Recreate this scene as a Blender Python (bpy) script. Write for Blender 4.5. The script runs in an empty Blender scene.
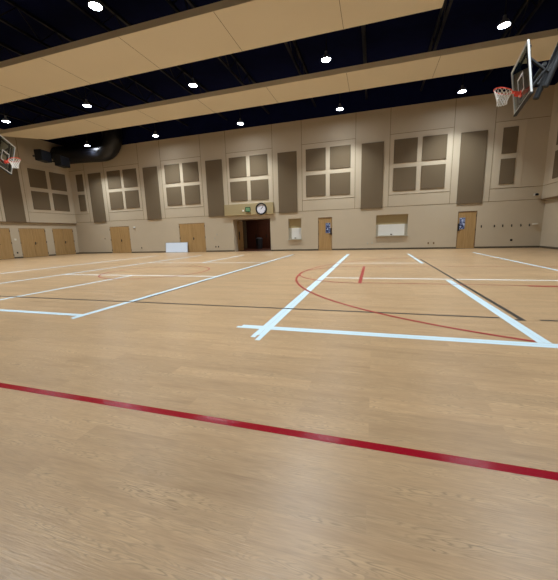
import bpy, bmesh, math, random
from mathutils import Vector, Matrix
random.seed(7)
PI = math.pi
scene = bpy.context.scene
col = scene.collection
D = 21.0            # far wall
XL, XR = -24.79, 8.98
YB = -9.0           # wall behind the viewer
ZC = 9.9

# ---------------------------------------------------------------- materials
def lin(c):
    return tuple(((v/255)/12.92 if v/255 <= .04045 else ((v/255+.055)/1.055)**2.4) for v in c)
def mat(name, rgb, rough=.6, metal=0., spec=.5, noise=0., scale=8., bump=0., bscale=60., emis=None, estr=0.):
    m = bpy.data.materials.new(name); m.use_nodes = True
    nt = m.node_tree; N, L = nt.nodes, nt.links
    b = N['Principled BSDF']
    c = lin(rgb)
    b.inputs['Base Color'].default_value = (*c, 1)
    b.inputs['Roughness'].default_value = rough
    b.inputs['Metallic'].default_value = metal
    b.inputs['Specular IOR Level'].default_value = spec
    tc = N.new('ShaderNodeTexCoord')
    if noise:
        n = N.new('ShaderNodeTexNoise'); n.inputs['Scale'].default_value = scale; n.inputs['Detail'].default_value = 4
        L.new(tc.outputs['Object'], n.inputs['Vector'])
        mx = N.new('ShaderNodeMix'); mx.data_type = 'RGBA'
        mx.inputs['A'].default_value = (*[v*(1-noise) for v in c], 1)
        mx.inputs['B'].default_value = (*[min(1, v*(1+noise)) for v in c], 1)
        L.new(n.outputs['Fac'], mx.inputs['Factor']); L.new(mx.outputs['Result'], b.inputs['Base Color'])
    if bump:
        n2 = N.new('ShaderNodeTexNoise'); n2.inputs['Scale'].default_value = bscale; n2.inputs['Detail'].default_value = 3
        L.new(tc.outputs['Object'], n2.inputs['Vector'])
        bp = N.new('ShaderNodeBump'); bp.inputs['Strength'].default_value = bump; bp.inputs['Distance'].default_value = .01
        L.new(n2.outputs['Fac'], bp.inputs['Height']); L.new(bp.outputs['Normal'], b.inputs['Normal'])
    if emis:
        b.inputs['Emission Color'].default_value = (*lin(emis), 1)
        b.inputs['Emission Strength'].default_value = estr
    return m

def wood_floor():
    m = bpy.data.materials.new('oak_plank_floor'); m.use_nodes = True
    nt = m.node_tree; N, L = nt.nodes, nt.links; b = N['Principled BSDF']
    tc = N.new('ShaderNodeTexCoord')
    br = N.new('ShaderNodeTexBrick')
    br.inputs['Scale'].default_value = 1.0
    br.inputs['Brick Width'].default_value = 1.22
    br.inputs['Row Height'].default_value = .152
    br.inputs['Mortar Size'].default_value = .0006
    br.inputs['Mortar Smooth'].default_value = .2
    br.offset = .37; br.offset_frequency = 2
    br.inputs['Color1'].default_value = (0, 0, 0, 1); br.inputs['Color2'].default_value = (1, 1, 1, 1)
    br.inputs['Mortar'].default_value = (.2, .2, .2, 1)
    L.new(tc.outputs['Object'], br.inputs['Vector'])
    # stretched grain, shifted per plank
    sep = N.new('ShaderNodeSeparateXYZ'); L.new(tc.outputs['Object'], sep.inputs[0])
    ml = N.new('ShaderNodeMath'); ml.operation = 'MULTIPLY'; ml.inputs[1].default_value = 7.3
    L.new(br.outputs['Color'], ml.inputs[0])
    ad = N.new('ShaderNodeMath'); ad.operation = 'ADD'; L.new(sep.outputs['X'], ad.inputs[0]); L.new(ml.outputs[0], ad.inputs[1])
    cmb = N.new('ShaderNodeCombineXYZ'); L.new(ad.outputs[0], cmb.inputs['X']); L.new(sep.outputs['Y'], cmb.inputs['Y']); L.new(ml.outputs[0], cmb.inputs['Z'])
    mp = N.new('ShaderNodeMapping'); mp.inputs['Scale'].default_value = (2.3, 18, 1); L.new(cmb.outputs[0], mp.inputs['Vector'])
    g1 = N.new('ShaderNodeTexNoise'); g1.inputs['Scale'].default_value = 1.6; g1.inputs['Detail'].default_value = 1.5; g1.inputs['Roughness'].default_value = .4
    L.new(mp.outputs[0], g1.inputs['Vector'])
    mp2 = N.new('ShaderNodeMapping'); mp2.inputs['Scale'].default_value = (5, 70, 1); L.new(cmb.outputs[0], mp2.inputs['Vector'])
    g2 = N.new('ShaderNodeTexNoise'); g2.inputs['Scale'].default_value = 2.0; g2.inputs['Detail'].default_value = 3
    L.new(mp2.outputs[0], g2.inputs['Vector'])
    # cathedral grain: contour lines of the stretched noise, patchy
    k = N.new('ShaderNodeMath'); k.operation = 'MULTIPLY'; k.inputs[1].default_value = 13.0; L.new(g1.outputs['Fac'], k.inputs[0])
    pp = N.new('ShaderNodeMath'); pp.operation = 'PINGPONG'; pp.inputs[1].default_value = .5; L.new(k.outputs[0], pp.inputs[0])
    wv = N.new('ShaderNodeMapRange'); wv.interpolation_type = 'SMOOTHSTEP'; wv.inputs['From Min'].default_value = 0; wv.inputs['From Max'].default_value = .3; L.new(pp.outputs[0], wv.inputs['Value'])
    pm = N.new('ShaderNodeTexNoise'); pm.inputs['Scale'].default_value = .9; pm.inputs['Detail'].default_value = 2; L.new(mp.outputs[0], pm.inputs['Vector'])
    pr = N.new('ShaderNodeMapRange'); pr.inputs['From Min'].default_value = .45; pr.inputs['From Max'].default_value = .7; L.new(pm.outputs['Fac'], pr.inputs['Value'])
    iv = N.new('ShaderNodeMath'); iv.operation = 'SUBTRACT'; iv.inputs[0].default_value = 1; L.new(wv.outputs[0], iv.inputs[1])
    im = N.new('ShaderNodeMath'); im.operation = 'MULTIPLY'; L.new(iv.outputs[0], im.inputs[0]); L.new(pr.outputs[0], im.inputs[1])
    ring = N.new('ShaderNodeMath'); ring.operation = 'SUBTRACT'; ring.inputs[0].default_value = 1; L.new(im.outputs[0], ring.inputs[1])
    rp = N.new('ShaderNodeValToRGB')
    cr = rp.color_ramp
    cr.elements[0].position = .25; cr.elements[0].color = (*lin((158, 127, 92)), 1)
    cr.elements[1].position = .75; cr.elements[1].color = (*lin((184, 152, 113)), 1)
    L.new(pm.outputs['Fac'], rp.inputs['Fac'])
    def mul(a_out, fac_out, lo, hi):
        mr = N.new('ShaderNodeMapRange'); mr.inputs['To Min'].default_value = lo; mr.inputs['To Max'].default_value = hi
        L.new(fac_out, mr.inputs['Value'])
        mx = N.new('ShaderNodeMix'); mx.data_type = 'RGBA'; mx.blend_type = 'MULTIPLY'; mx.inputs['Factor'].default_value = 1
        L.new(a_out, mx.inputs['A']); L.new(mr.outputs[0], mx.inputs['B'])
        return mx.outputs['Result']
    c = mul(rp.outputs['Color'], g2.outputs['Fac'], .74, 1.24)
    c = mul(c, ring.outputs[0], .60, 1.0)
    c = mul(c, br.outputs['Color'], .90, 1.07)
    L.new(c, b.inputs['Base Color'])
    b.inputs['Roughness'].default_value = .33
    b.inputs['Specular IOR Level'].default_value = .5
    bp = N.new('ShaderNodeBump'); bp.inputs['Strength'].default_value = .22; bp.inputs['Distance'].default_value = .004
    L.new(g2.outputs['Fac'], bp.inputs['Height']); L.new(bp.outputs['Normal'], b.inputs['Normal'])
    return m

def wood_door():
    m = mat('maple_door', (168, 126, 76), .45)
    nt = m.node_tree; N, L = nt.nodes, nt.links; b = N['Principled BSDF']
    tc = N.new('ShaderNodeTexCoord'); mp = N.new('ShaderNodeMapping'); mp.inputs['Scale'].default_value = (14, 14, .8)
    L.new(tc.outputs['Object'], mp.inputs['Vector'])
    n = N.new('ShaderNodeTexNoise'); n.inputs['Scale'].default_value = 1.5; n.inputs['Detail'].default_value = 4
    L.new(mp.outputs[0], n.inputs['Vector'])
    r = N.new('ShaderNodeValToRGB'); r.color_ramp.elements[0].color = (*lin((160, 127, 80)), 1); r.color_ramp.elements[1].color = (*lin((180, 147, 98)), 1)
    r.color_ramp.elements[0].position = .3; r.color_ramp.elements[1].position = .7
    L.new(n.outputs['Fac'], r.inputs['Fac']); L.new(r.outputs['Color'], b.inputs['Base Color'])
    return m

def fabric():
    m = mat('acoustic_fabric', (112, 98, 78), .95, spec=.1, noise=.10, scale=120, bump=.3, bscale=300)
    return m

def glass_board():
    m = bpy.data.materials.new('backboard_glass'); m.use_nodes = True
    nt = m.node_tree; N, L = nt.nodes, nt.links; N.clear()
    o = N.new('ShaderNodeOutputMaterial'); t = N.new('ShaderNodeBsdfTransparent'); t.inputs['Color'].default_value = (.72, .80, .82, 1)
    g = N.new('ShaderNodeBsdfGlossy'); g.inputs['Roughness'].default_value = .03; g.inputs['Color'].default_value = (.9, .95, 1, 1)
    f = N.new('ShaderNodeFresnel'); f.inputs['IOR'].default_value = 1.5
    ge = N.new('ShaderNodeNewGeometry'); sb = N.new('ShaderNodeMath'); sb.operation = 'SUBTRACT'; sb.inputs[0].default_value = 1; L.new(ge.outputs['Backfacing'], sb.inputs[1])
    mu = N.new('ShaderNodeMath'); mu.operation = 'MULTIPLY'; L.new(f.outputs[0], mu.inputs[0]); L.new(sb.outputs[0], mu.inputs[1])
    mx = N.new('ShaderNodeMixShader'); L.new(mu.outputs[0], mx.inputs[0]); L.new(t.outputs[0], mx.inputs[1]); L.new(g.outputs[0], mx.inputs[2])
    L.new(mx.outputs[0], o.inputs['Surface'])
    return m

def lite_mat():
    # a wired-glass view into a lit room: blue and white blotches
    m = mat('vision_glass', (70, 85, 130), .08)
    nt = m.node_tree; N, L = nt.nodes, nt.links; b = N['Principled BSDF']
    tc = N.new('ShaderNodeTexCoord'); v = N.new('ShaderNodeTexVoronoi'); v.inputs['Scale'].default_value = 11
    L.new(tc.outputs['Object'], v.inputs['Vector'])
    r = N.new('ShaderNodeValToRGB'); r.color_ramp.interpolation = 'CONSTANT'
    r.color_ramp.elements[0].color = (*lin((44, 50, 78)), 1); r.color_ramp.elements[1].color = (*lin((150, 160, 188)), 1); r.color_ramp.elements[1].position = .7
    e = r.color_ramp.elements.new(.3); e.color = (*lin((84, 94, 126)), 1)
    s = N.new('ShaderNodeSeparateColor'); L.new(v.outputs['Color'], s.inputs[0]); L.new(s.outputs[0], r.inputs['Fac'])
    L.new(r.outputs['Color'], b.inputs['Base Color'])
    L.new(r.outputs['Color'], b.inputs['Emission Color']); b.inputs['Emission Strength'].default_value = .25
    return m

M = dict(
    floor=wood_floor(), door=wood_door(), fabric=fabric(), glass=glass_board(), lite=lite_mat(),
    wall=mat('beige_paint', (192, 178, 154), .75, spec=.25, noise=.03, scale=1.5, bump=.08, bscale=90),
    trimw=mat('cream_trim', (198, 184, 160), .7, spec=.25),
    seam=mat('shadow_seam', (120, 106, 82), .9, spec=.1),
    ledge=mat('brown_ledge', (112, 88, 58), .7),
    beam=mat('beige_soffit', (214, 203, 178), .8, spec=.2, noise=.02, scale=1),
    header=mat('olive_tan_paint', (168, 152, 114), .7, spec=.25),
    black=mat('matt_black_deck', (9, 17, 56), .9, spec=.1, noise=.3, scale=2),
    steel=mat('black_steel', (17, 18, 26), .5, spec=.4),
    duct=mat('black_duct', (9, 11, 18), .4, spec=.5),
    base=mat('brown_rubber_base', (84, 74, 58), .6),
    white_tape=mat('white_tape', (190, 211, 219), .4, noise=.03, scale=3),
    thin_tape=mat('thin_white_line', (218, 222, 218), .4),
    red=mat('red_tape', (140, 12, 30), .13, spec=.5, bump=.10, bscale=90),
    redline=mat('red_line', (150, 34, 34), .35),
    blackline=mat('black_line', (44, 42, 40), .35),
    metal=mat('white_enamel', (225, 230, 232), .35),
    rim=mat('orange_rim', (238, 84, 64), .4),
    net=mat('white_net', (242, 242, 238), .9),
    pad=mat('black_pad', (14, 15, 18), .7),
    dark=mat('dark_metal', (38, 34, 30), .4),
    lens=mat('light_lens', (255, 255, 255), .4, emis=(235, 243, 255), estr=120.),
    housing=mat('grey_housing', (150, 152, 156), .4, metal=.6),
    board=mat('white_board', (224, 238, 255), .25),
    boardframe=mat('grey_frame', (150, 152, 154), .4, metal=.3),
    clockface=mat('clock_face', (226, 228, 238), .4),
    green=mat('exit_green', (30, 70, 42), .5),
    green2=mat('exit_lit', (110, 150, 110), .5, emis=(110, 160, 110), estr=.05),
    ivory=mat('ivory_plastic', (225, 220, 205), .5),
    shutter=mat('white_shutter', (222, 222, 216), .5),
    guide=mat('grey_guide', (180, 176, 160), .5),
    lobby=mat('lobby_wood', (88, 48, 32), .5, noise=.25, scale=3),
    lobbyl=mat('lobby_plaster', (150, 132, 108), .8),
    bin=mat('bin_plastic', (58, 62, 72), .5),
)

# ---------------------------------------------------------------- mesh helpers
class MB:
    def __init__(s): s.bm = bmesh.new()
    def box(s, x0, x1, y0, y1, z0, z1, mx=None):
        vs = [Vector((x, y, z)) for z in (z0, z1) for y in (y0, y1) for x in (x0, x1)]
        if mx is not None: vs = [mx @ v for v in vs]
        v = [s.bm.verts.new(p) for p in vs]
        for f in ((0, 2, 3, 1), (4, 5, 7, 6), (0, 1, 5, 4), (2, 6, 7, 3), (0, 4, 6, 2), (1, 3, 7, 5)):
            s.bm.faces.new([v[i] for i in f])
        return s
    def bevel(s, w, seg=2):
        bmesh.ops.bevel(s.bm, geom=list(s.bm.edges), offset=w, segments=seg, affect='EDGES', profile=.6)
        return s
    def prism(s, poly, z0, z1):
        a = [s.bm.verts.new((x, y, z0)) for x, y in poly]; b = [s.bm.verts.new((x, y, z1)) for x, y in poly]
        n = len(poly)
        s.bm.faces.new(a[::-1]); s.bm.faces.new(b)
        for i in range(n): s.bm.faces.new((a[i], a[(i+1) % n], b[(i+1) % n], b[i]))
        return s
    def tube(s, pts, r, n=10, closed=False, cap=True):
        pts = [Vector(p) for p in pts]; rings = []; m = len(pts)
        nrm = None
        for i, p in enumerate(pts):
            if closed: t = (pts[(i+1) % m]-pts[i-1]).normalized()
            else: t = (pts[min(i+1, m-1)]-pts[max(i-1, 0)]).normalized()
            if nrm is None:
                nrm = t.orthogonal().normalized()
            nrm = (nrm - t*nrm.dot(t)).normalized(); bn = t.cross(nrm)
            rr = r[i] if isinstance(r, (list, tuple)) else r
            rings.append([s.bm.verts.new(p+nrm*math.cos(2*PI*k/n)*rr+bn*math.sin(2*PI*k/n)*rr) for k in range(n)])
        for i in range(m if closed else m-1):
            A, B = rings[i], rings[(i+1) % m]
            for k in range(n): s.bm.faces.new((A[k], A[(k+1) % n], B[(k+1) % n], B[k]))
        if cap and not closed: s.bm.faces.new(rings[0][::-1]); s.bm.faces.new(rings[-1])
        return s
    def lathe(s, prof, mx=None, n=32):
        mx = mx or Matrix.Identity(4); rings = []
        for r, z in prof:
            rings.append([s.bm.verts.new(mx @ Vector((r*math.cos(2*PI*k/n), r*math.sin(2*PI*k/n), z))) for k in range(n)] if r > 1e-6 else [s.bm.verts.new(mx @ Vector((0, 0, z)))])
        for A, B in zip(rings, rings[1:]):
            for k in range(n):
                a = [A[k % len(A)], A[(k+1) % len(A)], B[(k+1) % len(B)], B[k % len(B)]]
                u = []
                for q in a:
                    if q not in u: u.append(q)
                if len(u) > 2: s.bm.faces.new(u)
        return s
    def arc(s, cx, cy, R, a0, a1, w, z0, z1, n=64):
        P = []
        for i in range(n+1):
            a = a0+(a1-a0)*i/n
            P.append([s.bm.verts.new((cx+(R+d)*math.cos(a), cy+(R+d)*math.sin(a), z)) for d, z in ((-w/2, z0), (w/2, z0), (w/2, z1), (-w/2, z1))])
        for A, B in zip(P, P[1:]):
            for k in range(4): s.bm.faces.new((A[k], A[(k+1) % 4], B[(k+1) % 4], B[k]))
        return s
    def build(s, name, m, parent=None, smooth=False, origin=None):
        bmesh.ops.recalc_face_normals(s.bm, faces=list(s.bm.faces))
        me = bpy.data.meshes.new(name); 
        o = bpy.data.objects.new(name, me); col.objects.link(o)
        if origin is not None:
            for v in s.bm.verts: v.co -= Vector(origin)
            o.location = origin
        s.bm.to_mesh(me); s.bm.free()
        if isinstance(m, (list, tuple)):
            for q in m: me.materials.append(q)
        else: me.materials.append(m)
        if smooth:
            for p in me.polygons: p.use_smooth = True
            me.set_sharp_from_angle(angle=math.radians(40))
        if parent is not None:
            o.parent = parent
            if origin is None: pass
        return o

def tag(o, label=None, cat=None, group=None, kind=None):
    if label: o['label'] = label
    if cat: o['category'] = cat
    if group: o['group'] = group
    if kind: o['kind'] = kind
    return o
def empty(name, loc=(0, 0, 0), rz=0):
    o = bpy.data.objects.new(name, None); col.objects.link(o); o.location = loc; o.rotation_euler = (0, 0, rz); o.empty_display_size = .1
    return o
def struct(o, label, cat): return tag(o, label, cat, kind='structure')
def copy_tree(o, parent=None):
    c = o.copy(); col.objects.link(c)
    if parent is not None: c.parent = parent
    for ch in [x for x in scene.objects if x.parent == o]: copy_tree(ch, c)
    return c

# ---------------------------------------------------------------- room shell
o = MB().box(XL-.3, XR+.3, YB-.3, D, -.2, 0).build('floor', M['floor'])
struct(o, 'pale oak plank gymnasium floor marked with taped court lines', 'floor')
o = MB().box(XL-.3, XR+.3, YB-.3, D+.3, ZC, ZC+.2).build('ceiling', M['black'])
struct(o, 'black painted roof deck high above the hall', 'ceiling')

def wall_sheet(name, x0, x1, z0, z1, ztop, holes, place, thick=.25):
    """front sheet with openings (u0,u1,w0,w1,depth) and their reveals; place(u,d,w)->xyz, d>0 goes into the wall"""
    bm = bmesh.new()
    us = sorted({x0, x1, *[h[0] for h in holes], *[h[1] for h in holes]})
    ws = sorted({z0, z1, ztop, *[h[2] for h in holes], *[h[3] for h in holes]})
    def quad(a, mi=0):
        f = bm.faces.new([bm.verts.new(place(*p)) for p in a]); f.material_index = mi
    for a, b in zip(us, us[1:]):
        for c, d in zip(ws, ws[1:]):
            if any(h[0] <= a and b <= h[1] and h[2] <= c and d <= h[3] for h in holes): continue
            quad([(a, 0, c), (b, 0, c), (b, 0, d), (a, 0, d)], 1 if c >= ztop else 0)
    for u0, u1, w0, w1, dp in holes:
        quad([(u0, 0, w0), (u0, dp, w0), (u0, dp, w1), (u0, 0, w1)])
        quad([(u1, 0, w0), (u1, 0, w1), (u1, dp, w1), (u1, dp, w0)])
        quad([(u0, 0, w1), (u0, dp, w1), (u1, dp, w1), (u1, 0, w1)])
        if w0 > 0: quad([(u0, 0, w0), (u1, 0, w0), (u1, dp, w0), (u0, dp, w0)])
    bmesh.ops.remove_doubles(bm, verts=list(bm.verts), dist=1e-5)
    bmesh.ops.recalc_face_normals(bm, faces=list(bm.faces))
    me = bpy.data.meshes.new(name); bm.to_mesh(me); bm.free()
    me.materials.append(M['wall']); me.materials.append(M['black'])
    o = bpy.data.objects.new(name, me); col.objects.link(o)
    return o

DD = .085    # how deep the doors sit
PORTAL = (-9.82, -6.98, 0, 2.31)
WIN1 = (-5.66, -4.75, .80, 2.18)
WIN2 = (.14, 2.02, .88, 2.17)
DOORS = [(-21.15, -19.15), (-14.42, -12.18), (-3.59, -2.65), (4.77, 5.76)]
holes = [(*PORTAL, 1.6), (*WIN1, .2), (*WIN2, .2)] + [(a, b, 0, 2.18, DD) for a, b in DOORS]
o = wall_sheet('wall_far', XL, XR, 0, ZC, 8.36, holes, lambda u, d, w: (u, D+d, w))
struct(o, 'long beige far wall with doors, clock and rows of acoustic panels', 'wall')
LD = [(13.85, 15.78), (16.36, 18.28), (18.86, 20.66)]
o = wall_sheet('wall_left', YB, D, 0, 2.56, 2.56, [(a, b, 0, 2.15, DD) for a, b in LD], lambda u, d, w: (XL-d, u, w))
struct(o, 'lower beige left wall with tan double doors', 'wall')
o = MB().box(XL-.2, XL+.13, YB, D, 2.60, 8.85).build('wall_left_upper', M['wall'])
struct(o, 'upper beige left wall overhanging the double doors', 'wall')
o = MB().box(XL-.2, XL+.13, YB, D, 8.85, ZC).build('wall_left_top', M['black'])
struct(o, 'black painted band at the top of the left wall', 'wall')
o = MB().box(XL-.2, XL+.16, YB, D, 2.55, 2.60).build('trim_1', M['ledge'])
struct(o, 'brown ledge strip under the upper left wall', 'trim')
o = MB().box(XR, XR+.25, YB, D, 0, 2.66).build('wall_right', M['wall'])
struct(o, 'lower beige right wall below the overhang', 'wall')
o = MB().box(XR-.18, XR+.25, YB, D, 2.66, 8.36).build('wall_right_upper', M['wall'])
struct(o, 'upper beige right wall overhanging the lower wall', 'wall')
o = MB().box(XR-.18, XR+.25, YB, D, 8.36, ZC).build('wall_right_top', M['black'])
struct(o, 'black painted band at the top of the right wall', 'wall')
o = MB().box(XR-.20, XR, YB, D, 2.60, 2.66).build('trim_2', M['ledge'])
struct(o, 'brown ledge strip under the upper right wall', 'trim')
o = MB().box(XL, XR, YB-.25, YB, 0, ZC).build('wall_back', M['wall'])
struct(o, 'beige wall behind the viewer', 'wall')

# base boards (one per wall, cut at the doors)
m = MB(); x = XL
for a, b in sorted([(PORTAL[0], PORTAL[1])]+DOORS):
    m.box(x, a, D-.014, D, 0, .1); x = b
m.box(x, XR, D-.014, D, 0, .1)
struct(m.build('baseboard_far', M['base']), 'dark brown rubber base along the far wall', 'baseboard')
m = MB(); y = YB
for a, b in LD: m.box(XL, XL+.014, y, a, 0, .1); y = b
m.box(XL, XL+.014, y, D-.014, 0, .1)
struct(m.build('baseboard_left', M['base']), 'dark brown rubber base along the left wall', 'baseboard')
struct(MB().box(XR-.014, XR, YB, D-.014, 0, .1).build('baseboard_right', M['base']), 'dark brown rubber base along the right wall', 'baseboard')

# seams and raised frames of the far wall
T0, STEP, TW = -22.68, 5.462, 1.31
m = MB()
m.box(XL+.14, PORTAL[0]-.6, D-.006, D, 2.645, 2.665); m.box(PORTAL[1]+.25, XR-.19, D-.006, D, 2.645, 2.665)
edges = []
for i in range(6):
    t = T0+STEP*i
    edges += [t-.37, t+TW+.34]
for k, e in enumerate(edges): m.box(e-.011, e+.011, D-.006, D, 2.665 if k else 2.56, 8.36)
for i in range(7):
    a = (T0+STEP*(i-1)+TW+.34) if i else XL+.14
    b = (T0+STEP*i-.37) if i < 6 else XR-.19
    if i != 3: m.box(a+.011, b-.011, D-.006, D, 3.34, 3.36)
    m.box(a+.011, b-.011, D-.006, D, 6.86, 6.88)
struct(m.build('trim_3', M['seam']), 'thin shadow seams dividing the upper far wall into bays', 'trim')

def lattice(place, u0, us, ws, ue, w0, w1, th):
    pass
ntrim = [4]
def trim_name():
    n = 'trim_%d' % ntrim[0]; ntrim[0] += 1; return n

SQ = 1.31; GAP = .26
ZS = [(3.575, 4.925), (5.19, 6.55)]
def frame_far(a, b, cols, label):
    m = MB(); t = .015
    zlo, zhi = 3.37, 6.84
    y0, y1 = D-t, D
    m.box(a, b, y0, y1, zlo, ZS[0][0]); m.box(a, b, y0, y1, ZS[0][1], ZS[1][0]); m.box(a, b, y0, y1, ZS[1][1], zhi)
    for z0, z1 in ZS:
        xs = [a]+[v for c in cols for v in c]+[b]
        for i in range(0, len(xs), 2):
            if xs[i+1]-xs[i] > .01: m.box(xs[i], xs[i+1], y0, y1, z0, z1)
    struct(m.build(trim_name(), M['trimw']), label, 'trim')

# ---------------------------------------------------------------- acoustic panels
def panel_mesh(w, h, t=.05):
    return MB().box(-w/2, w/2, -t, 0, -h/2, h/2).bevel(.012)
pan = {}
def panel(kind, w, h, loc, rz, label, group):
    if kind not in pan:
        o = panel_mesh(w, h).build('acoustic_panel', M['fabric']); pan[kind] = o
    else:
        o = pan[kind].copy(); col.objects.link(o)
    o.location = loc; o.rotation_euler = (0, 0, rz)
    return tag(o, label, 'acoustic panel', group)
tall_where = ['beside the left corner', 'left of the white board', 'left of the clock', 'between the clock and the small serving window',
              'left of the wide serving window, above the floor', 'above the rightmost door']
tall_where = ['nearest the left corner of the far wall', 'second from the left on the far wall', 'just left of the clock header',
              'above the small serving hatch', 'left above the wide serving hatch', 'above the rightmost door of the far wall']
for i in range(6):
    panel('tall', TW, 3.92, (T0+STEP*i+TW/2, D-.0015, 4.56), 0, 'tall grey-brown acoustic panel ' + tall_where[i], 'tall acoustic panels')
quad_where = ['over the leftmost far doors', 'over the doors behind the white board', 'above the clock',
              'above the middle single door', 'over the wide serving hatch']
pos = {(0, 0): 'lower left', (1, 0): 'lower right', (0, 1): 'upper left', (1, 1): 'upper right'}
for i in range(5):
    a = T0+STEP*i+TW+.585
    a = (-20.72, -15.25, -9.89, -4.37, 1.06)[i]
    cols_ = [(a, a+SQ), (a+SQ+GAP, a+2*SQ+GAP)]
    lo, hi = T0+STEP*i+TW+.42, T0+STEP*(i+1)-.45
    frame_far(lo, hi, cols_, 'cream raised frame of the four square panels ' + quad_where[i])
    for ci, (u0, u1) in enumerate(cols_):
        for zi, (z0, z1) in enumerate(ZS):
            panel('sq', SQ-.01, 1.345, ((u0+u1)/2, D-.0015, (z0+z1)/2), 0, '%s square acoustic panel of the four %s' % (pos[ci, zi], quad_where[i]), 'square acoustic panels')
for (u0, u1, wh) in ((-23.98, -23.27, 'left corner'), (6.69, 7.38, 'right corner')):
    lo, hi = (XL+.16, T0-.45) if u0 < 0 else (T0+STEP*5+TW+.42, 7.75)
    frame_far(lo, hi, [(u0, u1)], 'cream raised frame of the narrow panels by the %s' % wh)
    for zi, (z0, z1) in enumerate(ZS):
        panel('half', .70, 1.345, ((u0+u1)/2, D-.0015, (z0+z1)/2), 0, '%s narrow acoustic panel near the %s of the far wall' % (('lower', 'upper')[zi], wh), 'narrow acoustic panels')
# side walls
XLU = XL+.13
panel('tall', TW, 3.92, (XLU+.0015, 16.24, 4.56), PI/2, 'tall grey-brown acoustic panel on the left wall behind the hoop', 'tall acoustic panels')
def frame_side(x0, x1, a, b, cols, label):
    m = MB(); zlo, zhi = 3.37, 6.84
    m.box(x0, x1, a, b, zlo, ZS[0][0]); m.box(x0, x1, a, b, ZS[0][1], ZS[1][0]); m.box(x0, x1, a, b, ZS[1][1], zhi)
    for z0, z1 in ZS:
        xs = [a]+[v for c in cols for v in c]+[b]
        for i in range(0, len(xs), 2): m.box(x0, x1, xs[i], xs[i+1], z0, z1)
    struct(m.build(trim_name(), M['trimw']), label, 'trim')
cl = [(17.68, 18.99), (19.32, 20.70)]
cl = [(17.60, 18.91), (19.22, 20.53)]
frame_side(XLU, XLU+.015, 17.34, 20.84, cl, 'cream raised frame of the four square panels on the left wall')
for ci, (u0, u1) in enumerate(cl):
    for zi, (z0, z1) in enumerate(ZS):
        panel('sq', SQ-.01, 1.345, (XLU+.0015, (u0+u1)/2, (z0+z1)/2), PI/2, '%s square acoustic panel of the four on the left wall' % pos[ci, zi], 'square acoustic panels')
XRU = XR-.18
cr_ = [(17.16, 18.47), (18.75, 20.06)]
frame_side(XRU-.015, XRU, 16.82, 20.42, cr_, 'cream raised frame of the square panels on the right wall')
for ci, (u0, u1) in enumerate(cr_):
    for zi, (z0, z1) in enumerate(ZS):
        panel('sq', SQ-.01, 1.345, (XRU-.0015, (u0+u1)/2, (z0+z1)/2), -PI/2, '%s square acoustic panel of the four on the right wall' % pos[1-ci, zi], 'square acoustic panels')
m = MB()
for y in (15.38, 17.16): m.box(XLU, XLU+.006, y-.011, y+.011, 2.60, 8.5)
m.box(XLU, XLU+.006, 17.171, D, 3.34, 3.36)
struct(m.build(trim_name(), M['seam']), 'thin shadow seams on the upper left wall', 'trim')
m = MB()
for y in (16.62,): m.box(XRU-.006, XRU, y-.011, y+.011, 2.67, 8.3)
m.box(XRU-.006, XRU, 16.631, D, 3.34, 3.36)
struct(m.build(trim_name(), M['seam']), 'thin shadow seams on the upper right wall', 'trim')

# ---------------------------------------------------------------- doors
def place_far(dr): pass
def double_door(name, a, b, zt, handle_right=True, label=''):
    """built at local coords: u along wall, local -y faces the hall"""
    root = empty(name)
    struct(root, label, 'door')
    w = b-a; c = w/2
    for k, (p, q) in enumerate(((.012, c-.004), (c+.004, w-.012))):
        leaf = MB().box(p, q, .012, .057, .012, zt-.012).bevel(.004, 1).build('door_leaf', M['door'], root)
        s = -1 if k == 0 else 1
        if k == 1 or not handle_right:
            h = MB(); hx = c+s*.09
            h.box(hx-.035, hx+.035, .002, .012, .93, 1.13); h.tube([(hx, .002, 1.05), (hx, -.05, 1.05), (hx+s*.13, -.05, 1.05)], .014, 8)
            h.build('lever_handle', M['dark'], leaf)
        for z in (.25, 1.1, 1.95):
            e = p if k == 0 else q
            MB().box(e-.016, e+.016, -.004, .014, z-.07, z+.07).build('hinge', M['dark'], leaf)
    f = MB().box(0, w, .06, .08, 0, zt); f.build('door_frame', M['dark'], root)
    return root
d = double_door('door_1', *DOORS[0], 2.18, True, 'tan double doors at the left end of the far wall'); d.location = (DOORS[0][0], D, 0)
d = double_door('door_2', *DOORS[1], 2.18, True, 'tan double doors partly behind the white board'); d.location = (DOORS[1][0], D, 0)
names = ['nearest the camera on the left wall', 'in the middle of the left wall row', 'nearest the far corner on the left wall']
for i, (a, b) in enumerate(LD):
    d = double_door('door_%d' % (i+3), a, b, 2.15, True, 'tan double doors ' + names[i]); d.location = (XL, a, 0); d.rotation_euler = (0, 0, PI/2)

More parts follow.
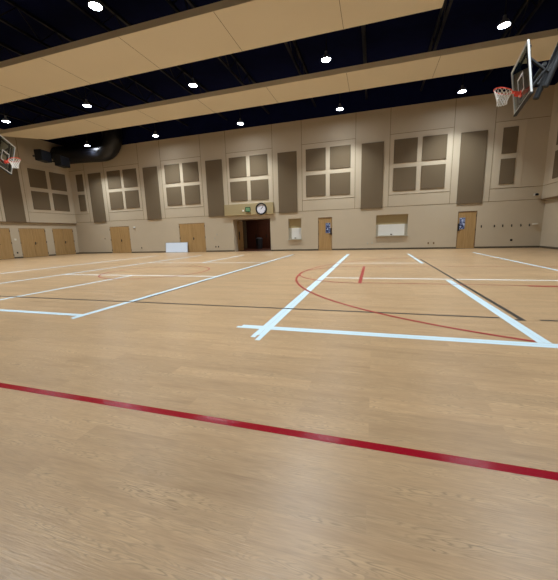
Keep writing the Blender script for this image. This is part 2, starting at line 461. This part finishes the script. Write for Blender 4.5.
def single_door(name, a, b, lever_right, label):
    root = empty(name, (a, D, 0)); struct(root, label, 'door'); w = b-a
    leaf = MB().box(.03, w-.03, .02, .062, .012, 2.14).bevel(.004, 1).build('door_leaf', M['door'], root)
    m = MB(); m.box(0, .03, 0, .07, 0, 2.18); m.box(w-.03, w, 0, .07, 0, 2.18); m.box(.03, w-.03, 0, .07, 2.145, 2.18)
    m.build('door_frame', M['ledge'], root)
    if lever_right: g0, g1, h0 = w-.42, w-.13, w-.075
    else: g0, g1, h0 = .11, .38, .07
    MB().box(g0, g1, .012, .03, 1.16, 1.80).build('vision_pane', M['lite'], leaf)
    m = MB(); m.box(g0-.02, g1+.02, .008, .03, 1.14, 1.16); m.box(g0-.02, g1+.02, .008, .03, 1.80, 1.82); m.box(g0-.02, g0, .008, .03, 1.16, 1.80); m.box(g1, g1+.02, .008, .03, 1.16, 1.80)
    m.build('pane_frame', M['boardframe'], leaf)
    m = MB(); m.box(h0-.045, h0+.045, -.03, .02, 1.04, 1.48).bevel(.01); m.build('lock_plate', M['pad'], leaf)
    s = -1 if lever_right else 1
    MB().tube([(h0, -.03, 1.08), (h0, -.075, 1.08), (h0+s*.13, -.075, 1.08)], .013, 8).build('lever_handle', M['dark'], leaf)
    for z in (.25, 1.1, 1.9):
        e = .03 if lever_right else w-.03
        MB().box(e-.016, e+.016, .004, .024, z-.07, z+.07).build('hinge', M['dark'], leaf)
single_door('door_6', *DOORS[2], True, 'single tan door with window pane between the two serving hatches')
single_door('door_7', *DOORS[3], False, 'single tan door with window pane right of the wide serving hatch')

# ---------------------------------------------------------------- serving hatches
def hatch(name, W, label, gl, gr):
    a, b, z0, z1 = W
    root = empty(name, (a, D, z0)); struct(root, label, 'window'); w, h = b-a, z1-z0
    m = MB(); n = 7; hs = .76 if w < 1.2 else .70
    for i in range(n):                                     # slatted curtain
        m.box(gl, w-gr, .135, .148, .02+(hs-.02)*i/n+.004, .02+(hs-.02)*(i+1)/n)
    m.box(gl, w-gr, .148, .16, .0, hs)
    sh = m.build('roller_shutter', M['shutter'], root)
    MB().box(w/2-.06, w/2+.06, .115, .135, .05, .10).build('shutter_latch', M['dark'], sh)
    MB().box(0, w, .16, .2, 0, h).build('back_panel', M['header'], root)
    if gl: MB().box(0, gl, .13, .16, 0, hs).build('shutter_guide', M['guide'], root)
    if gr: MB().box(w-gr, w, .13, .16, 0, hs).build('shutter_guide', M['guide'], root)
    MB().box(-.04, w+.04, -.10, .0, -.045, 0).bevel(.006).build('sill', M['guide'], root)
hatch('window_1', WIN1, 'small serving hatch with a white shutter left of the middle door', .2, .04)
hatch('window_2', WIN2, 'wide serving hatch with a white shutter near the right door', .13, .17)

# ---------------------------------------------------------------- portal, its header and the lobby behind
o = MB().box(-10.40, -6.68, D-.16, D, 2.58, 3.36).bevel(.008, 1).build(trim_name(), M['header'])
struct(o, 'boxed beige header over the dark lobby opening', 'trim')
o = MB().box(-9.82, -6.98, D+.02, D+.14, 2.315, 2.36).build(trim_name(), M['ledge'])
struct(o, 'brown head strip of the lobby opening', 'trim')
LY0, LY1 = D+1.6, D+5.2
m = MB()
m.box(-13.0, PORTAL[0], LY0, LY0+.1, 0, 2.9); m.box(PORTAL[1], -4.2, LY0, LY0+.1, 0, 2.9); m.box(PORTAL[0], PORTAL[1], LY0, LY0+.1, 2.31, 2.9)
m.box(-13.1, -13.0, LY0, LY1, 0, 2.9); m.box(-4.2, -4.1, LY0, LY1, 0, 2.9)
struct(m.build('wall_lobby_sides', M['lobbyl']), 'plaster side walls of the dim lobby', 'wall')
struct(MB().box(-13.1, -4.1, LY1, LY1+.1, 0, 2.9).build('wall_lobby_back', M['lobby']), 'dark red-brown back wall of the lobby', 'wall')
struct(MB().box(-13.1, -4.1, D, LY1+.1, -.2, 0).build('floor_lobby', M['lobby']), 'dark floor of the lobby', 'floor')
struct(MB().box(-13.1, -4.1, LY0, LY1+.1, 2.9, 3.0).build('ceiling_lobby', M['black']), 'dim lobby ceiling', 'ceiling')
# folded leaf on the left jamb
root = empty('door_8', (PORTAL[0]+.03, D+.62, 0)); struct(root, 'brown door folded back against the left jamb of the lobby opening', 'door')
lf = MB().box(0, .045, 0, .93, .012, 2.2).build('door_leaf', M['door'], root)
MB().box(.045, .10, .12, .20, .85, 1.45).bevel(.01).build('push_bar', M['dark'], lf)
# lobby doors at the back and a bright strip of wall
root = empty('door_9', (-10.9, LY1, 0)); struct(root, 'dark wooden lobby doors at the back', 'door')
for x0 in (0, 1.0, 2.0):
    lf = MB().box(x0+.02, x0+.96, -.05, 0, .01, 2.15).build('door_leaf', M['lobby'], root)
    MB().box(x0+.80, x0+.86, -.09, -.05, .9, 1.2).build('pull_handle', M['dark'], lf)
struct(MB().box(-11.25, -10.98, LY1-.06, LY1, 0, 2.4).build(trim_name(), M['lobbyl']), 'pale jamb strip between the lobby doors', 'trim')
root = empty('ceiling_light', (-8.2, D+3.3, 2.9)); tag(root, 'small unseen recessed light added to brighten the dim lobby', 'ceiling light')  # added fixture, out of view, only to brighten the lobby interior
MB().lathe([(0, -.012), (.11, -.012), (.13, -.02), (.14, 0), (0, 0)], n=24).build('housing', M['housing'], root, True)
L_ = bpy.data.lights.new('lamp', 'AREA'); L_.shape = 'DISK'; L_.size = .2; L_.energy = 24; L_.color = (1, .86, .7)
lo_ = bpy.data.objects.new('lamp', L_); col.objects.link(lo_); lo_.location = (0, 0, -.03); lo_.parent = root
root = empty('trash_bin', (-9.35, LY1-1.2, 0)); tag(root, 'dark grey bin standing inside the dim lobby', 'bin')
MB().lathe([(0, 0), (.25, 0), (.30, .78), (.27, .78), (.23, .05), (0, .05)], n=24).build('bin_body', M['bin'], root, True)
MB().lathe([(.31, .78), (.31, .84), (.18, .95), (0, .97)], n=24).build('lid', M['bin'], root, True)

# ---------------------------------------------------------------- clock, exit sign, strobe
CF = D-.16
root = empty('wall_clock', (-7.54, CF, 2.95)); tag(root, 'round black-rimmed white wall clock on the header over the opening', 'clock')
RX = Matrix.Rotation(PI/2, 4, 'X')
MB().lathe([(0, 0), (.41, 0), (.415, .05), (.40, .085), (.33, .075), (.315, .05), (.315, .02), (0, .02)], RX, 48).build('rim', M['pad'], root, True)
face = MB().lathe([(0, .024), (.315, .024), (.315, .03), (0, .03)], RX, 48).build('face', M['clockface'], root)
for k in range(12):
    mx = Matrix.Rotation(2*PI*k/12, 4, 'Y'); MB().box(-.008, .008, -.034, -.029, .25, .29, mx).build('hour_mark', M['pad'], face)
for nm, ang, ln, wd in (('hour_hand', 45, .16, .016), ('minute_hand', 215, .12, .014), ('minute_hand', 40, .23, .010)):
    if ang == 215: continue
    MB().box(-wd, wd, -.042, -.036, -.04, ln, Matrix.Rotation(math.radians(ang), 4, 'Y')).build(nm, M['pad'], face)
root = empty('exit_sign', (-8.545, CF, 2.95)); tag(root, 'small green exit sign left of the clock', 'sign')
MB().box(-.19, .19, -.06, 0, -.17, .17).bevel(.01).build('sign_case', M['green'], root)
MB().box(-.12, .15, -.066, -.06, -.11, .11).build('lit_panel', M['green2'], root)
o = empty('strobe_light', (-8.92, CF, 2.88))
MB().box(-.055, .055, -.02, 0, -.07, .07).bevel(.008, 1).build('mount_plate', M['ivory'], o)
MB().lathe([(.045, .02), (.045, .035), (.03, .06), (0, .065)], RX, 16).build('lens', M['metal'], o, True)
tag(o, 'small white strobe light left of the exit sign', 'strobe')

# ---------------------------------------------------------------- small wall fittings
def wall_plate(x, z, w, h, label, name='outlet_plate', m='dark', t=.02, y=D):
    o = MB().box(-w/2, w/2, -t, 0, -h/2, h/2).bevel(min(w, h)*.12, 1).build(name, M[m]); o.location = (x, y, z)
    return tag(o, label, 'wall plate')
def hook(x, z, label):
    root = empty('coat_hook', (x, D, z)); tag(root, label, 'hook', 'hooks right of the right door')
    MB().box(-.03, .03, -.012, 0, -.07, .07).bevel(.006, 1).build('mount_plate', M['dark'], root)
    MB().tube([(0, -.01, .02), (0, -.07, 0), (0, -.09, -.03), (0, -.07, -.05)], .011, 8).build('prong', M['dark'], root)
for x, lb in ((6.02, 'first'), (6.68, 'second'), (7.09, 'third'), (7.53, 'fourth'), (7.97, 'fifth'), (8.38, 'sixth')):
    hook(x, 1.27, 'small dark wall hook, %s to the right of the rightmost door' % lb)
wall_plate(8.63, 1.31, .24, .07, 'white shelf-like bracket beside the last hook near the right corner', 'wall_bracket', 'ivory', .1)
wall_plate(7.58, .45, .12, .12, 'outlet plate low on the wall below the hooks')
wall_plate(-23.0+.9, 1.22, .07, .1, 'small switch plate left of the leftmost far double doors, nearest the corner', 'switch_plate', 'guide')
wall_plate(-21.75, 1.23, .07, .1, 'dark switch plate just left of the leftmost far double doors', 'switch_plate')
o = empty('alarm_strobe', (-18.6, D, 2.05)); tag(o, 'small white alarm box on the wall right of the leftmost far doors', 'alarm')
MB().box(-.10, .10, -.03, 0, -.06, .06).bevel(.008, 1).build('mount_plate', M['ivory'], o)
MB().box(-.05, .05, -.07, -.03, -.04, .04).bevel(.01).build('lens', M['metal'], o)
for x, z, lb, m_ in ((-11.35, .38, 'left low outlet plate right of the double doors with the board', 'dark'), (-11.13, .38, 'right low outlet plate right of the double doors with the board', 'dark'),
                     (-11.40, 1.0, 'switch plate on the wall left of the lobby opening', 'guide'), (-11.2, 1.28, 'upper thermostat plate left of the lobby opening', 'guide'),
                     (-.36, .42, 'left outlet plate low between middle door and wide hatch', 'guide'), (-.08, .44, 'right outlet plate low between middle door and wide hatch', 'guide'),
                     (3.24, .36, 'left outlet plate low between wide hatch and right door', 'ledge'), (3.54, .36, 'right outlet plate low between wide hatch and right door', 'ledge'),
                     (-18.1, .4, 'outlet plate low on the wall right of the leftmost far doors', 'dark')):
    wall_plate(x, z, .08, .12, lb, 'outlet_plate', m_)
for y, z, w, h, lb, m_ in ((16.03, 1.35, .16, .14, 'white switch plate between the left wall doors', 'ivory'), (16.03, .4, .1, .12, 'outlet plate low between the left wall doors', 'dark')):
    o = wall_plate(0, z, w, h, lb, 'switch_plate', m_); o.location = (XL, y, z); o.rotation_euler = (0, 0, PI/2)
root = empty('security_camera', (8.47, D, 2.9)); tag(root, 'small security camera high in the right corner of the far wall', 'camera')
MB().box(-.06, .06, -.04, 0, -.06, .06).bevel(.01).build('mount', M['ivory'], root)
MB().tube([(0, -.04, 0), (.04, -.12, -.01)], .025, 10).build('arm', M['ivory'], root)
MB().lathe([(0, 0), (.07, .01), (.085, .06), (.06, .11), (0, .13)], Matrix.Translation((.05, -.13, -.06)), 16).build('dome', M['pad'], root, True)

# ---------------------------------------------------------------- white board on the floor
root = empty('white_board', (-14.72, D-.16, 0)); root.rotation_euler = (-.13, 0, 0)
tag(root, 'white board lying on its long edge against the far wall doors', 'board')
MB().box(-.98, .98, 0, .03, .02, .76).build('panel', M['board'], root)
m = MB(); m.box(-1.0, 1.0, -.004, .034, 0, .02); m.box(-1.0, 1.0, -.004, .034, .76, .78); m.box(-1.0, -.98, -.004, .034, .02, .76); m.box(.98, 1.0, -.004, .034, .02, .76)
m.build('frame', M['boardframe'], root)

# ---------------------------------------------------------------- court lines (tape on the floor)
LAY = [0]
def layer():
    LAY[0] += 1; return .0003+.00012*LAY[0]
def line(x0, x1, y0, y1, m, label, h=.0015, group=None, strips=None):
    b = MB(); h = layer()
    if strips:
        for s in strips: b.box(*s, h, h+.00008)
    else: b.box(x0, x1, y0, y1, h, h+.00008)
    o = b.build('court_line', M[m]); return tag(o, label, 'floor line', group)
h1, h2, h3 = .0012, .0022, .0032
line(-24, 8.9, 1.572, 1.632, 'red', 'long red line across the floor nearest the camera', h1)
# double strips with split ends
line(0, 0, 0, 0, 'white_tape', 'wide white baseline across the front of the right court', h3, None, [(-1.68, 4.8, 3.505, 3.568), (-1.63, 4.8, 3.571, 3.635)])
line(0, 0, 0, 0, 'white_tape', 'wide white sideline left of the red arc, running to the middle door', h2, None, [(-1.355, -1.283, 3.28, 17.0), (-1.280, -1.205, 3.28, 17.0), (-1.355, -1.295, 3.19, 3.28), (-1.265, -1.205, 3.10, 3.28)])
line(0, 0, 0, 0, 'white_tape', 'wide white centre line of the right court, front half', h2, None, [(1.64, 1.702, 3.64, 7.95), (1.704, 1.765, 3.64, 7.95)])
line(1.65, 1.755, 11.9, 17.0, 'white_tape', 'white centre line of the right court, far half', h2)
line(4.70, 4.80, 3.64, 17.5, 'white_tape', 'white right sideline of the right court', h2)
line(-1.2, 4.7, 8.05, 8.14, 'thin_tape', 'thin white cross line over the right court, nearer one', h1)
line(-1.2, 1.64, 12.00, 12.09, 'thin_tape', 'thin white cross line over the right court, farther and shorter one', h1)
line(0, 0, 0, 0, 'white_tape', 'white baseline across the front of the left court', h3, None, [(-10.4, -4.34, 3.56, 3.61), (-10.4, -4.38, 3.615, 3.665)])
line(0, 0, 0, 0, 'white_tape', 'long white sideline from the left baseline to the lobby opening', h2, None, [(-4.44, -4.383, 3.45, 17.2), (-4.381, -4.325, 3.40, 17.2)])
line(-7.47, -7.37, 3.67, 8.05, 'white_tape', 'white centre line of the left court, front half', h2)
line(-7.47, -7.37, 12.3, 17.2, 'white_tape', 'white centre line of the left court, far half', h2)
line(-10.44, -10.32, 3.67, 17.3, 'white_tape', 'white left sideline of the left court', h2)
line(-13.72, -13.59, 3.6, 17.3, 'white_tape', 'white sideline of the third court at far left', h2)
line(-10.33, -4.45, 8.02, 8.12, 'thin_tape', 'thin white cross line over the left court, nearer one', h1)
line(-10.33, -4.45, 12.25, 12.36, 'thin_tape', 'thin white cross line over the left court, farther one', h1)
# black lines
line(-14, 1.62, 4.575, 4.625, 'blackline', 'thin black line across the courts, left and centre run', h1)
line(2.05, 8.5, 4.54, 4.585, 'blackline', 'thin black line across the right court, short right run', h1)
line(0, 0, 0, 0, 'blackline', 'black line along the right edge of the right court centre line', h1, None, [(1.825, 1.885, 4.50, 13.7), (1.77, 1.825, 4.50, 4.56)])
line(-4.322, -4.275, 4.63, 17.2, 'blackline', 'black line along the right edge of the long white sideline', h1)
# red basketball marks
def arcline(cx, cy, R, a0, a1, w, label, h=h1):
    h = layer()
    return tag(MB().arc(cx, cy, R, a0, a1, w, h, h+.00008, 96).build('court_line', M['redline']), label, 'floor line')
arcline(3.75, 9.08, 5.81, math.radians(104), math.radians(248.6), .05, 'large red three-point arc on the right court')
arcline(-.28, 9.08, 1.80, PI/2, PI*1.5, .045, 'red half circle left of the short red free-throw line', .0008)
arcline(-7.28, 9.08, 1.80, -PI, PI, .045, 'red circle on the left court', .0008)
line(-.32, -.24, 7.25, 10.95, 'redline', 'short red free-throw line on the right court', h1)
line(-.24, 5.6, 7.31, 7.345, 'redline', 'thin red lane line of the right court, nearer one', .0008)
line(-.24, 5.6, 10.92, 10.955, 'redline', 'thin red lane line of the right court, farther one', .0008)
line(3.0, 3.65, 7.22, 7.31, 'redline', 'short red lane block on the right court', .0008)

# ---------------------------------------------------------------- ceiling: soffit beams, joists, pipes, duct
def beam(poly, joints, label):
    m = MB().prism(poly, 8.0, 8.22)
    o = m.build(trim_name(), M['beam']); struct(o, label, 'ceiling beam')
    if joints:
        j = MB()
        for x in joints: j.box(x-.008, x+.008, min(p[1] for p in poly)+.02, max(p[1] for p in poly)-.02, 7.997, 8.0)
        j.build('panel_joint', M['seam'], o)
beam([(1.88, 9.88), (1.88, 12.12), (-21.4, 12.12), (-23.6, 9.88)], [-15.9, -12.2, -8.55, -4.9, -1.15], 'nearer broad beige soffit beam hanging under the black ceiling')
beam([(XRU, 15.12), (XRU, 17.05), (-21.5, 17.05), (-23.7, 15.12)], [-16.1, -12.4, -8.7, -5.0, -1.3, 2.4], 'farther broad beige soffit beam hanging under the black ceiling')

def joist(x):
    root = empty('roof_joist', (x, 0, 0)); tag(root, 'black open-web steel joist under the black roof deck', 'joist', 'roof joists')
    root['kind'] = 'structure'
    MB().box(-.05, .05, YB+.05, D-.05, 9.78, 9.88).build('top_chord', M['steel'], root)
    MB().box(-.05, .05, YB+.05, D-.05, 8.98, 9.06).build('bottom_chord', M['steel'], root)
    m = MB(); y = YB+.1
    while y < D-1.6:
        m.tube([(0, y, 9.04), (0, y+.75, 9.8), (0, y+1.5, 9.04)], .022, 6); y += 1.5
    m.build('web_bars', M['steel'], root)
    return root
j0 = joist(-22.2)
for x in (-19.1, -16.0, -12.95, -9.85, -6.8, -3.7, -.6, 2.4, 5.5):
    c = copy_tree(j0); c.location = (x, 0, 0)
def pipe(pts, r, label, name='ceiling_pipe'):
    tag(MB().tube(pts, r, 10).build(name, M['steel'], None, True), label, 'pipe')
pipe([(2.95, 12.6, 8.62), (XRU-.02, 12.6, 8.62)], .035, 'dark ceiling pipe reaching to the right wall above the hoop')
pipe([(2.75, 3.0, 8.7), (2.75, 13.0, 8.7)], .05, 'dark ceiling pipe past the end of the nearer soffit beam')
pipe([(2.45, 3.0, 8.8), (2.45, 13.0, 8.8)], .05, 'second dark ceiling pipe past the end of the nearer soffit beam')
pipe([(-24.6, 8.6, 8.75), (-13.5, 8.6, 8.75)], .035, 'dark ceiling pipe at upper left in front of the nearer soffit beam')

root = empty('air_duct', (-21.5, 20.2, 7.9)); tag(root, 'large round black air duct turning up in the far left corner', 'duct')
dloc = Vector((-21.5, 20.2, 7.9))
path = [(-24.6, 20.2, 7.93), (-23, 20.2, 7.9), (-21, 20.2, 7.82), (-20.1, 20.2, 7.78)]
for k in range(1, 9):
    a = PI/2*k/8; path.append((-20.1+1.1*math.sin(a), 20.2, 7.78+1.1*(1-math.cos(a))))
path.append((-19.0, 20.2, 9.85))
MB().tube([Vector(p)-dloc for p in path], .68, 28).build('duct_body', M['duct'], root, True)
for x in (-24.0, -21.4):
    zc = 7.9
    MB().arc(0, 0, .69, 0, 2*PI, .02, -.03, .03, 40).build('hanger_strap', M['steel'], root).matrix_local = Matrix.Translation((x-dloc.x, 0, zc-dloc.z-.02)) @ Matrix.Rotation(PI/2, 4, 'Y')
    MB().tube([Vector((x, 20.2, 8.58))-dloc, Vector((x, 20.2, ZC))-dloc], .015, 6).build('hanger_rod', M['steel'], root)

def speaker(loc, rz, tilt, label):
    root = empty('loudspeaker', loc, rz); root.rotation_euler = (tilt, 0, rz); tag(root, label, 'speaker', 'speakers at the far left corner')
    MB().box(-.48, .48, 0, .5, -.36, .36).bevel(.02).build('cabinet', M['pad'], root)
    MB().box(-.45, .45, -.02, 0, -.33, .33).bevel(.008, 1).build('grille', M['steel'], root)
    MB().tube([(0, .5, 0), (0, 1.0, .05)], .05, 8).build('wall_mount', M['steel'], root)
speaker((-22.75, 17.75, 7.22), PI/2+.25, 0, 'black speaker on the left wall, farther from the corner')
speaker((-22.35, 18.85, 7.02), PI/2+.25, 0, 'black speaker on the left wall, nearest the corner')

# ---------------------------------------------------------------- ceiling lights
LX = [-20.35, -14.35, -8.08, -1.99, 4.12]
LY = [3.25, 8.53, 13.80, 19.12]
LZ = 8.0
def make_light():
    root = empty('ceiling_light')
    h = MB().lathe([(0, .30), (.05, .30), (.06, .17), (.12, .15), (.17, .06), (.19, -.005), (.178, -.005), (.168, .03), (0, .03)], n=28).build('housing', M['housing'], root, True)
    MB().lathe([(0, -.004), (.155, -.004), (.165, .008), (.165, .028), (0, .028)], n=28).build('lens', M['lens'], root, True)
    MB().tube([(0, 0, .28), (0, 0, 1.2), (0, 0, ZC-LZ)], .018, 8).build('stem', M['steel'], root)
    L = bpy.data.lights.new('lamp', 'AREA'); L.shape = 'DISK'; L.size = .33; L.energy = 150; L.color = (.88, .955, 1.0); L.spread = math.radians(108)
    lo = bpy.data.objects.new('lamp', L); col.objects.link(lo); lo.location = (0, 0, -.012); lo.parent = root
    return root
lt = make_light(); first = True
colname = ['leftmost', 'left-of-middle', 'middle', 'right-of-middle', 'rightmost']
rowname = {19.12: 'nearest the far wall', 13.80: 'between the two beige beams', 8.53: 'in front of the nearer beige beam'}
for y in LY:
    for i, x in enumerate(LX):
        r_ = lt if first else copy_tree(lt); first = False
        r_.location = (x, y, LZ)
        if y in rowname: lb = '%s round ceiling light of the row %s' % (colname[i], rowname[y])
        else: lb = 'round ceiling light of the row nearest above the viewer'
        tag(r_, lb, 'ceiling light', 'round ceiling lights')
        pass

# ---------------------------------------------------------------- basketball hoops
def hoop(label, origin, axes, W=.915, hh=.61, rv=-.31, tilt=0, reach=.381, masts=None):
    w, v, n = [Vector(a) for a in axes]
    R = Matrix((w, v, n)).transposed().to_4x4()
    root = empty('basketball_hoop', origin); root.rotation_mode = 'QUATERNION'
    q = R.to_quaternion(); root.rotation_quaternion = q
    tag(root, label, 'basketball hoop')
    TM = Matrix.Translation((0, rv, 0)) @ Matrix.Rotation(-tilt, 4, 'X') @ Matrix.Translation((0, -rv, 0))
    gb = MB().box(-W+.03, W-.03, -hh+.03, hh-.03, -.012, 0).build('backboard', M['glass'], root)
    m = MB(); t = .04
    m.box(-W, W, -hh, -hh+t, -.03, .012); m.box(-W, W, hh-t, hh, -.03, .012); m.box(-W, -W+t, -hh+t, hh-t, -.03, .012); m.box(W-t, W, -hh+t, hh-t, -.03, .012)
    m.build('border', M['metal'], gb)
    m = MB(); s = .045
    z0, z1 = rv, rv+.45
    m.box(-.305, .305, z0, z0+s, .0005, .004); m.box(-.305, .305, z1-s, z1, .0005, .004); m.box(-.305, -.305+s, z0+s, z1-s, .0005, .004); m.box(.305-s, .305, z0+s, z1-s, .0005, .004)
    m.build('target_square', M['metal'], gb)
    m = MB(); m.box(-W, W, -hh-.04, -hh, -.05, .03); m.build('edge_padding', M['pad'], gb)
    # rim
    rc = (0, rv, reach)
    rim = MB().tube([TM @ Vector((rc[0]+.2286*math.cos(2*PI*k/40), rv, rc[2]+.2286*math.sin(2*PI*k/40))) for k in range(40)], .013, 8, True).build('rim', M['rim'], root, True)
    m = MB(); m.box(-.08, .08, rv-.08, rv+.06, .012, .03); m.box(-.07, .07, rv-.012, rv+.012, .03, reach-.215, TM); m.box(-.07, -.055, rv-.07, rv, .03, .15, TM); m.box(.055, .07, rv-.07, rv, .03, .15, TM)
    m.build('rim_bracket', M['rim'], rim)
    # net hangs straight down in the world: local down vector
    dn = (q.inverted() @ Vector((0, 0, -1)))
    m = MB(); K = 12; rows = 6; prof = [.222, .20, .175, .15, .13, .115, .12]
    ax1 = Vector((1, 0, 0)); ax1 = (ax1-dn*ax1.dot(dn)).normalized(); ax2 = dn.cross(ax1)
    C0 = TM @ Vector(rc)
    def node(i, k):
        a = 2*PI*(k+.5*(i % 2))/K
        if i == 0: return TM @ (Vector(rc)+Vector((.2286*math.cos(a), 0, .2286*math.sin(a))))
        b = i/rows; flat = C0+dn*(.36*b)
        rr = prof[i]
        u = TM.to_3x3() @ Vector((math.cos(a), 0, math.sin(a))); u2 = ax1*math.cos(a) - ax2*math.sin(a)
        if (ax2 @ Vector((0, 0, 1))) > 0: u2 = ax1*math.cos(a) + ax2*math.sin(a)
        d_ = (u*(1-b)+u2*b); return flat + d_*rr
    for i in range(rows):
        for k in range(K):
            a = node(i, k)
            for kk in ((k, k-1) if i % 2 == 0 else (k, k+1)):
                m.tube([a, node(i+1, kk % K)], .008, 5, cap=False)
    m.build('net', M['net'], root)
    # steel frame behind the board
    m = MB()
    for x in (-.55*W, .55*W): m.tube([(x, -hh+.1, -.09), (x, hh+.05, -.09)], .04, 8)
    for y in (-hh+.2, .05, hh-.1): m.tube([(-.79*W, y, -.08), (.79*W, y, -.08)], .03, 8)
    for x in (-.79*W, .79*W): m.tube([(x, -hh+.1, -.06), (x, hh-.02, -.06)], .028, 8)
    m.build('back_frame', M['steel'], root)
    inv = (Matrix.Translation(origin) @ R).inverted()
    for nm, p, q_, r_ in masts:
        MB().tube([inv @ Vector(p), inv @ Vector(q_)], r_, 10).build(nm, M['pad'], root, True)
    return root
def basis(p):
    """rotation vector -> matrix"""
    a = Vector(p).length
    return Matrix.Rotation(a, 3, Vector(p))
B0 = Matrix(((0, 0, -1), (1, 0, 0), (0, 1, 0)))
Rr = basis((-.012, -.144, -.167)) @ B0
o_r = Vector((3.759, 10.878, 5.105))
wr, vr, nr = [Rr.col[i] for i in range(3)]
wr = -wr     # right-handed frame
def at_r(a, b, c): return o_r + wr*a + vr*b + nr*c
def rig(at, bk, W):
    out = []
    for a in (-.45*W, .45*W):
        for b in (-.42, .42): out.append(('strut', at(a, b, -.08), at(a, -.05, -.42), .035))
        p0 = at(a, -.45, -.40); p1 = at(a, .2, -.42)
        out.append(('mast', p0, p1+bk*1.75+Vector((0, 0, 4.45)), .075))
        out.append(('brace', p1+bk*.1+Vector((0, 0, -.3)), p1+bk*3.2+Vector((0, 0, 4.45)), .05))
    for k in (0, .25, .5): 
        d = bk*1.75*k+Vector((0, 0, 4.45*k)); out.append(('cross_bar', at(-.45*W, .1, -.42)+d, at(.45*W, .1, -.42)+d, .05))
    return out
hoop('glass basketball backboard with orange rim and white net hanging at upper right', o_r, (wr, vr, nr), tilt=math.radians(27), reach=.45, masts=rig(at_r, Vector((1, 0, 0)), .915))
B1 = Matrix(((0, 0, 1), (1, 0, 0), (0, 1, 0)))
Rl = basis((-.21, .147, .592)) @ B1
o_l = Vector((-16.144, 10.674, 5.098))
wl, vl, nl = [Rl.col[i] for i in range(3)]
def at_l(a, b, c): return o_l + wl*a + vl*b + nl*c
bk = Vector((-nl.x, -nl.y, 0)).normalized()
hoop('basketball backboard with pinkish rim cut off by the left edge', o_l, (wl, vl, nl), W=.685, hh=.66, tilt=math.radians(25), masts=rig(at_l, bk, .685))

# ---------------------------------------------------------------- camera
f_px, yaw, pitch, roll = 307.295941, .299139972, -.179763141, -.0298812841
cy, sy, cp, sp = math.cos(yaw), math.sin(yaw), math.cos(pitch), math.sin(pitch)
f = Vector((-sy*cp, cy*cp, sp)); r = Vector((cy, sy, 0)); u = r.cross(f)
r2 = r*math.cos(roll)+u*math.sin(roll); u2 = -r*math.sin(roll)+u*math.cos(roll)
cd = bpy.data.cameras.new('camera'); cam = bpy.data.objects.new('camera', cd); col.objects.link(cam)
cam.matrix_world = Matrix(((r2.x, u2.x, -f.x, 0), (r2.y, u2.y, -f.y, 0), (r2.z, u2.z, -f.z, 1.175), (0, 0, 0, 1)))
cd.sensor_fit = 'HORIZONTAL'; cd.sensor_width = 36; cd.lens = 36*f_px/558; cd.clip_start = .05; cd.clip_end = 200
scene.camera = cam

w = bpy.data.worlds.new('world'); scene.world = w; w.use_nodes = True
w.node_tree.nodes['Background'].inputs['Color'].default_value = (.02, .022, .03, 1)
w.node_tree.nodes['Background'].inputs['Strength'].default_value = .05
scene.view_settings.view_transform = 'Standard'; scene.view_settings.look = 'None'
scene.view_settings.exposure = .12; scene.view_settings.gamma = 1
scene.view_settings.use_curve_mapping = False
